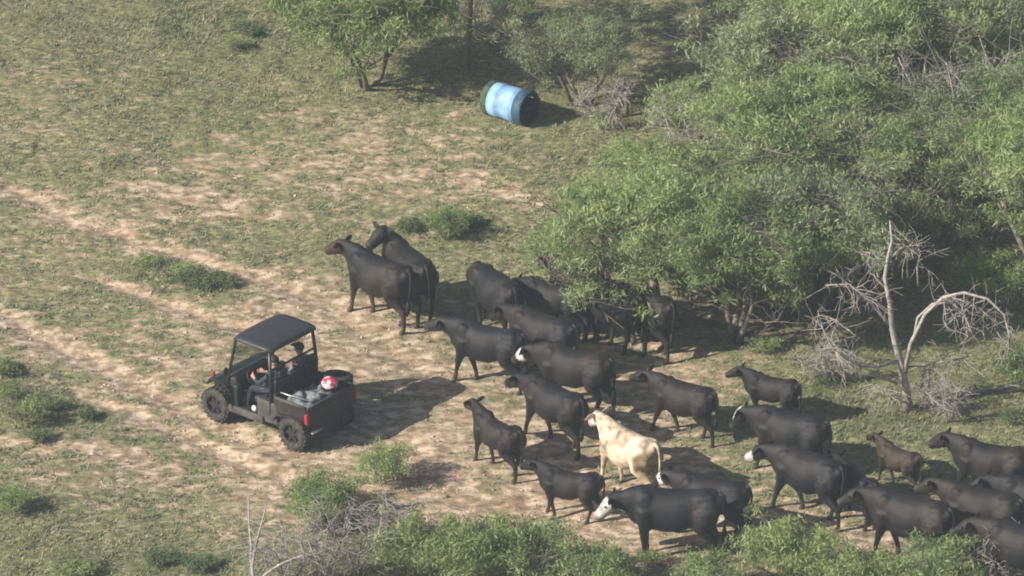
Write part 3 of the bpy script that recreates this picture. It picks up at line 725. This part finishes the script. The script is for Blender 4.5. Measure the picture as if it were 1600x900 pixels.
_l.new(_t.outputs[0], _r.inputs[0]); _l.new(_r.outputs[0], _n['Principled BSDF'].inputs['Base Color'])
M['tarp'] = mat('grey_tarp', (.15, .165, .175), .7, .3, noise=.5, nscale=14, bump=.4, bscale=30)
M['glass'] = mat('windshield', (.5, .55, .55), .1, .5)
M['glass'].node_tree.nodes['Principled BSDF'].inputs['Transmission Weight'].default_value = 1.0
M['glass'].node_tree.nodes['Principled BSDF'].inputs['IOR'].default_value = 1.02
UTVP = (G(457, 706)+G(337, 661))/2; UTVA = math.atan2((G(340, 661)-G(460, 706)).y, (G(340, 661)-G(460, 706)).x)
_f = Vector((math.cos(UTVA), math.sin(UTVA), 0)); _lft = Vector((-_f.y, _f.x, 0))
UTVC = UTVP-_lft*.70; UTVC.z = hz(UTVC.x, UTVC.y)
WB = (G(340, 661)-G(460, 706)).length/2
print('utv angle', math.degrees(UTVA), 'half wheelbase', WB)
def utv():
    t = empty('utility_vehicle', UTVC, UTVA, 'black and dark green roofed utility vehicle with an open cargo bed on the track', 'utility vehicle')
    wb = WB; TW = .62
    def wheel(x, y):
        wt = empty('wheel', (x, y, .33)); wt.parent = t; sg = 1 if y > 0 else -1
        m = MB(); n = 32; prof = [(.11, .19), (.125, .24), (.12, .29), (.085, .325), (-.085, .325), (-.12, .29), (-.125, .24), (-.11, .19)]
        vs = []; fs = []
        for (yy, q) in prof:
            for k in range(n):
                a = 2*math.pi*k/n; vs.append((q*math.cos(a), yy, q*math.sin(a)))
        for i in range(len(prof)):
            j = (i+1) % len(prof)
            for k in range(n): fs.append((i*n+k, i*n+(k+1) % n, j*n+(k+1) % n, j*n+k))
        m.add(vs, fs)
        for k in range(22):
            a = 2*math.pi*k/22
            for yy, off in ((-.06, 0), (.06, math.pi/22)):
                aa = a+off; rot = Matrix.Rotation(-aa, 3, 'Y'); m.box((.328*math.cos(aa), yy, .328*math.sin(aa)), (.03, .09, .045), rot)
        m.build('tyre', M['tyre'], wt, False)
        r = MB(); vs = []; fs = []; prof = [(-.10, .19), (.0, .185), (.04, .15), (.05, .06), (.075, .055), (.075, .001)]
        for (yy, q) in prof:
            for k in range(24):
                a = 2*math.pi*k/24; vs.append((q*math.cos(a), yy*sg, q*math.sin(a)))
        for i in range(len(prof)-1):
            for k in range(24): fs.append((i*24+k, i*24+(k+1) % 24, (i+1)*24+(k+1) % 24, (i+1)*24+k))
        r.add(vs, fs)
        for k in range(6):
            a = 2*math.pi*k/6; rot = Matrix.Rotation(-a, 3, 'Y'); r.box((.11*math.cos(a), .06*sg, .11*math.sin(a)), (.15, .03, .035), rot)
        r.build('rim', M['rim'], wt, False)
    for x in (-wb, wb):
        for y in (TW, -TW): wheel(x, y)
    # chassis and lower panels
    m = MB(); m.box((0, 0, .36), (2*wb+.5, .62, .16)); m.box((-wb, 0, .33), (.10, 1.1, .10)); m.box((wb, 0, .33), (.10, 1.1, .10)); m.build('chassis', M['black'], t, bevel=.02)
    m = MB(); m.box((.18, 0, .42), (1.0, 1.36, .07)); m.build('floor_pan', M['black'], t, bevel=.015)
    for s in (1, -1):
        m = MB(); m.box((-.33, s*.64, .58), (.52, .09, .44)); m.build('side_panel', M['dusty'], t, bevel=.03)
        m = MB(); m.box((.18, s*.70, .40), (.86, .07, .14)); m.build('rocker', M['dusty'], t, bevel=.02)
        # front fender as an arch
        m = MB(); P = [(wb-.46, s*.60, .44), (wb-.44, s*.60, .70), (wb-.30, s*.60, .88), (wb-.05, s*.60, .93), (wb+.12, s*.58, .88), (wb+.22, s*.55, .74)]
        vs = []; fs = []
        for (x, y, z) in P:
            for dy, dz in ((-.14, 0), (.15, -.01), (.15, -.05), (-.14, -.05)): vs.append((x, y+dy*s, z+dz))
        for i in range(len(P)-1):
            for k in range(4): fs.append((i*4+k, i*4+(k+1) % 4, (i+1)*4+(k+1) % 4, (i+1)*4+k))
        fs += [(0, 1, 2, 3), tuple(len(vs)-4+k for k in (3, 2, 1, 0))]
        m.add(vs, fs); m.build('front_fender', M['green'], t, False)
        m = MB(); P = [(-wb+.42, s*.64, .55), (-wb+.33, s*.64, .68), (-wb, s*.64, .73), (-wb-.28, s*.64, .69), (-wb-.33, s*.64, .58)]
        vs = []; fs = []
        for (x, y, z) in P:
            for dy, dz in ((-.12, 0), (.13, -.01), (.13, -.05), (-.12, -.05)): vs.append((x, y+dy*s, z+dz))
        for i in range(len(P)-1):
            for k in range(4): fs.append((i*4+k, i*4+(k+1) % 4, (i+1)*4+(k+1) % 4, (i+1)*4+k))
        m.add(vs, fs); m.build('rear_fender', M['black'], t, False)
        m = MB(); m.box((wb-.50, s*.62, .62), (.12, .16, .56)); m.build('door_pillar_panel', M['green'], t, bevel=.03)
    # hood and nose
    m = MB(); vs = []
    for x, z, hw in ((wb-.30, .98, .56), (wb-.08, .96, .52), (wb+.08, .89, .48), (wb+.17, .78, .44), (wb+.20, .48, .40)):
        vs += [(x, -hw, z-.03), (x, -hw*.6, z+.02), (x, hw*.6, z+.02), (x, hw, z-.03), (x, hw, .40), (x, -hw, .40)]
    fs = [(i*6+k, i*6+(k+1) % 6, (i+1)*6+(k+1) % 6, (i+1)*6+k) for i in range(4) for k in range(6)]+[(5, 4, 3, 2, 1, 0), (24, 25, 26, 27, 28, 29)]
    m.add(vs, fs); m.build('hood', M['green'], t, False)
    m = MB(); m.box((wb+.24, 0, .52), (.07, .80, .20)); m.tube([(wb+.24, -.35, .42), (wb+.32, -.35, .62), (wb+.32, .35, .62), (wb+.24, .35, .42)], .025, 8); m.build('front_bumper', M['steel'], t, False)
    for s in (1, -1):
        m = MB(); m.ball((wb+.16, s*.34, .77), (.045, .08, .05)); m.build('headlight', M['lens'], t)
    m = MB(); m.box((wb+.08, .66, .95), (.07, .05, .10)); m.build('side_marker', M['red'], t, bevel=.01)
    m = MB(); m.box((wb-.38, 0, .88), (.20, 1.24, .24)); m.build('dashboard', M['black'], t, bevel=.04)
    # cage
    fx, fz = wb-.26, .98      # foot of the windshield
    rx0, rx1, rz = -.38, .48, 1.86
    for s in (1, -1):
        m = MB(); m.tube([(fx, s*.63, fz-.25), (fx-.02, s*.64, fz), (rx1+.02, s*.60, rz-.05), (rx1-.08, s*.60, rz)], .028, 8); m.build('front_post', M['steel'], t)
        m = MB(); m.tube([(rx0-.02, s*.66, .55), (rx0-.02, s*.66, 1.2), (rx0+.04, s*.61, rz)], .032, 8); m.build('rear_post', M['steel'], t)
        m = MB(); m.tube([(rx0, s*.61, rz-.02), (rx1, s*.61, rz-.03)], .025, 8); m.build('top_rail', M['steel'], t)
        m = MB(); m.tube([(rx0, s*.66, 1.12), (-.12, s*.69, .98), (.22, s*.69, .86)], .018, 6); m.build('grab_rail', M['steel'], t)
    m = MB(); m.tube([(rx0, -.61, rz-.03), (rx0, .61, rz-.03)], .028, 8); m.tube([(rx0-.01, -.64, 1.45), (rx0-.01, .64, 1.45)], .022, 8); m.tube([(rx0-.02, -.65, 1.02), (rx0-.02, .65, 1.02)], .028, 8); m.build('rear_crossbars', M['steel'], t)
    m = MB(); m.tube([(rx1, -.60, rz-.04), (rx1, .60, rz-.04)], .026, 8); m.build('front_crossbar', M['steel'], t)
    m = MB(); vs = [(fx-.01, -.60, fz+.02), (fx-.01, .60, fz+.02), (rx1+.03, .57, rz-.08), (rx1+.03, -.57, rz-.08)]
    vs += [(x+.006, y, z) for x, y, z in vs]; m.add(vs, [(0, 1, 2, 3), (7, 6, 5, 4), (0, 4, 5, 1), (1, 5, 6, 2), (2, 6, 7, 3), (3, 7, 4, 0)]); m.build('windshield', M['glass'], t, False)
    m = MB(); m.tube([(fx-.01, -.61, fz+.01), (fx-.01, .61, fz+.01)], .015, 6); m.build('windshield_frame', M['silver'], t)
    # roof: curved sheet with rounded corners
    m = MB(); nx_, ny_ = 12, 10; vs = []
    for lay in (0, 1):
        for i in range(nx_+1):
            for j in range(ny_+1):
                u = i/nx_*2-1; v = j/ny_*2-1
                x = (rx0+rx1)/2+u*((rx1-rx0)/2+.05)*(1-.05*abs(v)**6); y = v*.70*(1-.06*abs(u)**6)
                z = rz+.06-.035*abs(v)**4-.03*abs(u)**5+(.012 if abs(v) < .55 and abs(u) < .75 else 0)-lay*.035
                vs.append((x, y, z))
    S = (nx_+1)*(ny_+1); fs = []
    for lay in (0, 1):
        for i in range(nx_):
            for j in range(ny_):
                a = lay*S+i*(ny_+1)+j; fs.append((a, a+ny_+1, a+ny_+2, a+1))
    edge = [i*(ny_+1) for i in range(nx_+1)]+[nx_*(ny_+1)+j for j in range(1, ny_+1)]+[i*(ny_+1)+ny_ for i in range(nx_-1, -1, -1)]+[j for j in range(ny_-1, 0, -1)]
    for a, b_ in zip(edge, edge[1:]+edge[:1]): fs.append((a, b_, b_+S, a+S))
    m.add(vs, fs); ro = m.build('roof', M['roof'], t)
    # seats
    m = MB(); m.box((-.20, 0, .72), (.50, 1.24, .14)); m.box((-.20, 0, .58), (.44, 1.18, .18)); m.build('seat', M['seat'], t, bevel=.04)
    for s in (1, 0, -1):
        m = MB(); m.box((-.42, s*.42, 1.02), (.12, .40, .50), Matrix.Rotation(R(-8), 3, 'Y')); m.build('backrest', M['seat'], t, bevel=.05)
    for s in (1, -1):
        m = MB(); m.box((-.47, s*.40, 1.34), (.09, .24, .14)); m.build('headrest', M['seat'], t, bevel=.035)
    m = MB(); C0 = Vector((.26, .36, 1.02)); ax = Matrix.Rotation(R(-55), 3, 'Y')
    ring = [C0+ax @ Vector((.17*math.cos(a), .17*math.sin(a), 0)) for a in [2*math.pi*k/20 for k in range(21)]]
    m.tube(ring, .014, 6); m.tube([C0, (.42, .36, .88)], .02, 6)
    for k in range(3): a = 2*math.pi*k/3; m.tube([C0, C0+ax @ Vector((.17*math.cos(a), .17*math.sin(a), 0))], .012, 5)
    m.build('steering_wheel', M['black'], t)
    # cargo bed: floor, walls, rails, tailgate
    bx0, bx1, bw, bz0, bz1 = -wb-.32, -.50, .68, .69, .91
    m = MB(); m.box(((bx0+bx1)/2, 0, bz0), (bx1-bx0, bw*2-.02, .05)); m.build('bed_floor', M['bed'], t)
    for s in (1, -1):
        m = MB(); m.box(((bx0+bx1)/2, s*(bw-.02), (bz0+bz1)/2), (bx1-bx0, .05, bz1-bz0+.06)); m.build('bed_side', M['black'], t, bevel=.012)
        m = MB(); m.tube([(bx0+.02, s*(bw-.01), bz1+.03), (bx1-.02, s*(bw-.01), bz1+.03)], .032, 8); m.build('bed_rail', M['dusty'], t)
        for k in range(4): pass
    m = MB(); m.box((bx1+.01, 0, (bz0+bz1)/2+.02), (.05, bw*2-.04, bz1-bz0+.12)); m.build('bed_front_wall', M['black'], t, bevel=.012)
    for k in range(7):
        m = MB(); m.box(((bx0+bx1)/2, -bw+.16+k*.175, bz0+.032), (bx1-bx0-.06, .03, .012)); m.build('bed_rib', M['dusty'], t)
    tg = MB(); tg.box((bx0-.03, 0, .76), (.05, bw*2, .36)); tgo = tg.build('tailgate', M['black'], t, bevel=.015)
    m = MB(); m.box((bx0-.062, 0, .82), (.015, .30, .06)); m.build('latch', M['steel'], tgo, bevel=.005)
    m = MB(); m.tube([(bx0-.03, -bw+.02, .95), (bx0-.03, bw-.02, .95)], .022, 8); m.build('top_edge', M['dusty'], tgo)
    m = MB(); m.box((bx0+.08, 0, .42), (.16, .94, .34)); m.build('rear_skirt', M['black'], t, bevel=.02)
    for s in (1, -1):
        m = MB(); m.box((bx0-.035, s*(bw-.02+.035), .74), (.07, .07, .20)); m.build('tail_light', M['red'], t, bevel=.012)
        m = MB(); m.box((bx0-.01, s*(.42), .38), (.03, .18, .26)); m.build('mud_flap', M['black'], t, bevel=.008)
    m = MB(); m.tube([(bx0-.08, .60, .42), (bx0-.08, .32, .42)], .022, 8); m.build('hitch_bar', M['silver'], t)
    m = MB(); m.ball((-.02, .70, .57), (.06, .03, .06)); m.build('fuel_cap', M['whitep'], t)
    m = MB(); m.ball((fx-.1, .80, 1.18), (.03, .07, .09)); m.tube([(fx-.06, .64, 1.12), (fx-.1, .78, 1.16)], .01, 5); m.build('mirror', M['black'], t)
    # load: each its own thing, standing in the bed
    MW = Matrix.Translation(UTVC) @ Matrix.Rotation(UTVA, 4, 'Z')
    def load(o, x, y, z, label, cat, rz=0):
        o.location = MW @ Vector((x, y, z)); o.rotation_euler = (0, 0, UTVA+rz); sett(o, label, cat); return o
    m = MB(); rr = random.Random(3); m.ball((0, 0, .13), (.16, .15, .12), 16, 12)
    m.v = [tuple(Vector(v)*(1+rr.uniform(-.05, .05))) for v in m.v]
    load(m.build('feed_sack', M['sack']), bx0+.20, -.25, bz0+.24, 'round red and white sack riding near the tailgate of the vehicle', 'sack')
    m = MB(); NX, NY = 26, 30; vs = []
    for i in range(NX+1):
        for j in range(NY+1):
            x, y = (i/NX-.5)*.72, (j/NY-.5)*1.0
            e = min(1, 6*min(i/NX, 1-i/NX), 6*min(j/NY, 1-j/NY))
            vs.append((x, y, .01+e*(.06+.17*float(vnoise(np.array([x*9+40]), np.array([y*9+40]))[0])+.05*float(vnoise(np.array([x*26]), np.array([y*26]))[0]))))
    fs = [(i*(NY+1)+j, (i+1)*(NY+1)+j, (i+1)*(NY+1)+j+1, i*(NY+1)+j+1) for i in range(NX) for j in range(NY)]
    b0 = len(vs); vs += [(-.36, -.5, 0), (.36, -.5, 0), (.36, .5, 0), (-.36, .5, 0)]
    fs.append((b0+3, b0+2, b0+1, b0)); m.add(vs, fs)
    load(m.build('crumpled_tarp', M['tarp']), (bx0+bx1)/2+.02, .08, bz0+.03, 'crumpled grey tarp covering tools in the cargo bed of the vehicle', 'tarp')
    m = MB(); n = 28; prof = [(.09, .17), (.10, .22), (.095, .27), (.07, .30), (-.07, .30), (-.095, .27), (-.10, .22), (-.09, .17)]
    vs = []; fs = []
    for (yy, q) in prof:
        for k in range(n): a = 2*math.pi*k/n; vs.append((q*math.cos(a), q*math.sin(a), yy))
    for i in range(len(prof)):
        j = (i+1) % len(prof)
        for k in range(n): fs.append((i*n+k, i*n+(k+1) % n, j*n+(k+1) % n, j*n+k))
    m.add(vs, fs)
    for k in range(18):
        a = 2*math.pi*k/18; m.box((.30*math.cos(a), .30*math.sin(a), 0), (.035, .045, .15), Matrix.Rotation(a, 3, 'Z'))
    o = load(m.build('spare_tyre', M['tyre'], None, False), bx0+.38, -.70, bz1+.03, 'knobbly spare tyre resting on the far side rail of the cargo bed', 'tyre'); o.rotation_euler = (R(8), 0, UTVA); o.scale = (.9, .9, .9)
    m = MB(); m.tube([(0, 0, 0), (.5, .1, .02), (.9, .12, .03)], .012, 6); load(m.build('fence_rod', M['silver']), bx0+.1, .40, bz0+.27, 'thin bright rod lying along the load in the cargo bed', 'rod')
    # people
    person(MW, (-.20, .36, .79), True, (.03, .035, .045), (.02, .024, .035), 'person in a dark shirt and cap driving the vehicle with both hands on the wheel')
    person(MW, (-.22, -.36, .79), False, (.20, .20, .22), (.04, .05, .08), 'person in a grey shirt and dark cap riding on the far seat of the vehicle')
M['person'] = mat('clothes_and_skin', rough=.8, attr='coat', noise=.15, nscale=9)
def person(MW, hip, driver, shirt, jeans, label):
    t = empty('person', MW @ Vector(hip), UTVA, label, 'person')
    m = MB(); V = Vector
    m.loft([(0, 0, 0, .01, .01)]*2, 6) if False else None
    # torso, from the seat up (x forward)
    m.tube([(0, 0, .02), (-.01, 0, .12), (-.03, 0, .30), (-.05, 0, .44), (-.05, 0, .52)], [.15, .15, .155, .15, .07], 14, sy=1.15)
    m.tube([(-.05, -.17, .47), (-.05, .17, .47)], [.065, .065], 10)
    m.tube([(-.05, 0, .5), (-.03, 0, .60)], [.055, .052], 10)
    m.ball((-.01, 0, .70), (.095, .075, .115), 14, 12); m.ball((.07, 0, .665), (.03, .045, .05)); m.ball((.092, 0, .685), (.02, .014, .022))
    m.ball((-.01, .078, .69), (.02, .012, .03)); m.ball((-.01, -.078, .69), (.02, .012, .03))
    for s in (1, -1):
        m.tube([(0, s*.09, .05), (.22, s*.11, .07), (.42, s*.12, .06)], [.10, .085, .062], 10)
        m.tube([(.42, s*.12, .06), (.48, s*.12, -.14), (.52, s*.12, -.30)], [.062, .055, .042], 10)
        m.tube([(.50, s*.12, -.32), (.60, s*.12, -.33), (.70, s*.13, -.345)], [.045, .045, .035], 8)
        if driver: el, wr = V((.14, s*.27, .28)), V((.33, s*.16, .31))
        else: el, wr = V((.02, s*.27, .22)), V((.24, s*.14, .15))
        m.tube([(-.05, s*.19, .46), el], [.058, .045], 10); m.tube([el, wr], [.044, .028], 10)
        d = (wr-el).normalized(); m.tube([wr, wr+d*.09], [.030, .036], 8, sy=1.2)
        lat = V((0, 0, 1)) if driver else V((0, 1, 0)); crl = V((0, -s, 0)) if driver else V((0, 0, -1))
        for k in range(4):
            b0 = wr+d*.085+lat*(k-1.5)*.020; L = [.06, .07, .068, .052][k]
            m.tube([b0, b0+d*L*.5+crl*.012, b0+d*L*.8+crl*.035], [.0115, .011, .009], 6)
        b0 = wr+d*.03+lat*.03; m.tube([b0, b0+d*.03+lat*.025, b0+d*.06+lat*.025+crl*.01], [.013, .012, .010], 6)
    me = remesh(m.mesh('body'), .009, 2, .4)
    co = np.empty(len(me.vertices)*3, np.float32); me.vertices.foreach_get('co', co); co = co.reshape(-1, 3)
    c = np.tile(np.array([*shirt, 1.0]), (len(co), 1)); x, y, z = co.T
    c[(z < .10) & (x > -.2), :3] = jeans; c[(x > .16) & (z < .14) & (np.abs(y) < .2) & ~((x > .2) & (z > .13)), :3] = jeans
    c[(z < -.27), :3] = (.06, .035, .02); c[z > .555, :3] = (.42, .25, .18)
    if driver: k = (x > .27) & (z > .2) & (z < .42)
    else: k = (x > .17) & (z > .115) & (z < .30)
    c[k, :3] = (.42, .25, .18)
    at = me.color_attributes.new('coat', 'FLOAT_COLOR', 'POINT'); at.data.foreach_set('color', c.astype(np.float32).ravel())
    me.materials.clear(); me.materials.append(M['person']); o = bpy.data.objects.new('body', me); COL.objects.link(o); o.parent = t
    h = MB(); h.ball((-.02, 0, .745), (.105, .085, .085), 14, 10); h.box((.10, 0, .745), (.10, .13, .012)); h.build('cap', M['black'], t)
utv()
# ------------------------------------------------------------------ stones and pale clods on the soil
M['stone'] = mat('pale_clod', (.42, .33, .26), .9, .2, noise=.3, nscale=20)
def clods():
    K = 2600; x = rng.uniform(-11, 8, K*4); y = rng.uniform(-13, 9, K*4); d, g, t = masks(x, y); k = (rng.random(K*4) < d*.8); x, y = x[k][:K], y[k][:K]
    mb = MB(); z = H(x, y)
    for i in range(len(x)):
        s = rng.uniform(.010, .032)*(2.0 if rng.random() < .03 else 1)
        o = [(1, 0, 0), (-1, 0, 0), (0, 1, 0), (0, -1, 0), (0, 0, 1)]; vs = [(x[i]+a*s*rng.uniform(.7, 1.6), y[i]+b*s*rng.uniform(.7, 1.3), z[i]+c*s*rng.uniform(.5, 1)) for a, b, c in o]
        mb.add(vs, [(0, 2, 4), (2, 1, 4), (1, 3, 4), (3, 0, 4)])
    o = mb.build('clods', M['stone'], None, False); sett(o, 'small pale clods and pebbles scattered over the bare soil', 'clods', None, 'stuff')
clods()
# ------------------------------------------------------------------ haze
if HAZE:
    m = MB(); m.box((0, 0, 33.5), (900, 900, 71)); o = m.build('haze', None, None, False); o['kind'] = 'stuff'
    hm = bpy.data.materials.new('haze'); hm.use_nodes = True; hm.node_tree.nodes.clear()
    ho = hm.node_tree.nodes.new('ShaderNodeOutputMaterial'); pv = hm.node_tree.nodes.new('ShaderNodeVolumePrincipled')
    pv.inputs['Color'].default_value = (.76, .88, 1.0, 1); pv.inputs['Density'].default_value = HAZE; pv.inputs['Anisotropy'].default_value = .0
    hm.node_tree.links.new(pv.outputs[0], ho.inputs['Volume']); o.data.materials.append(hm)
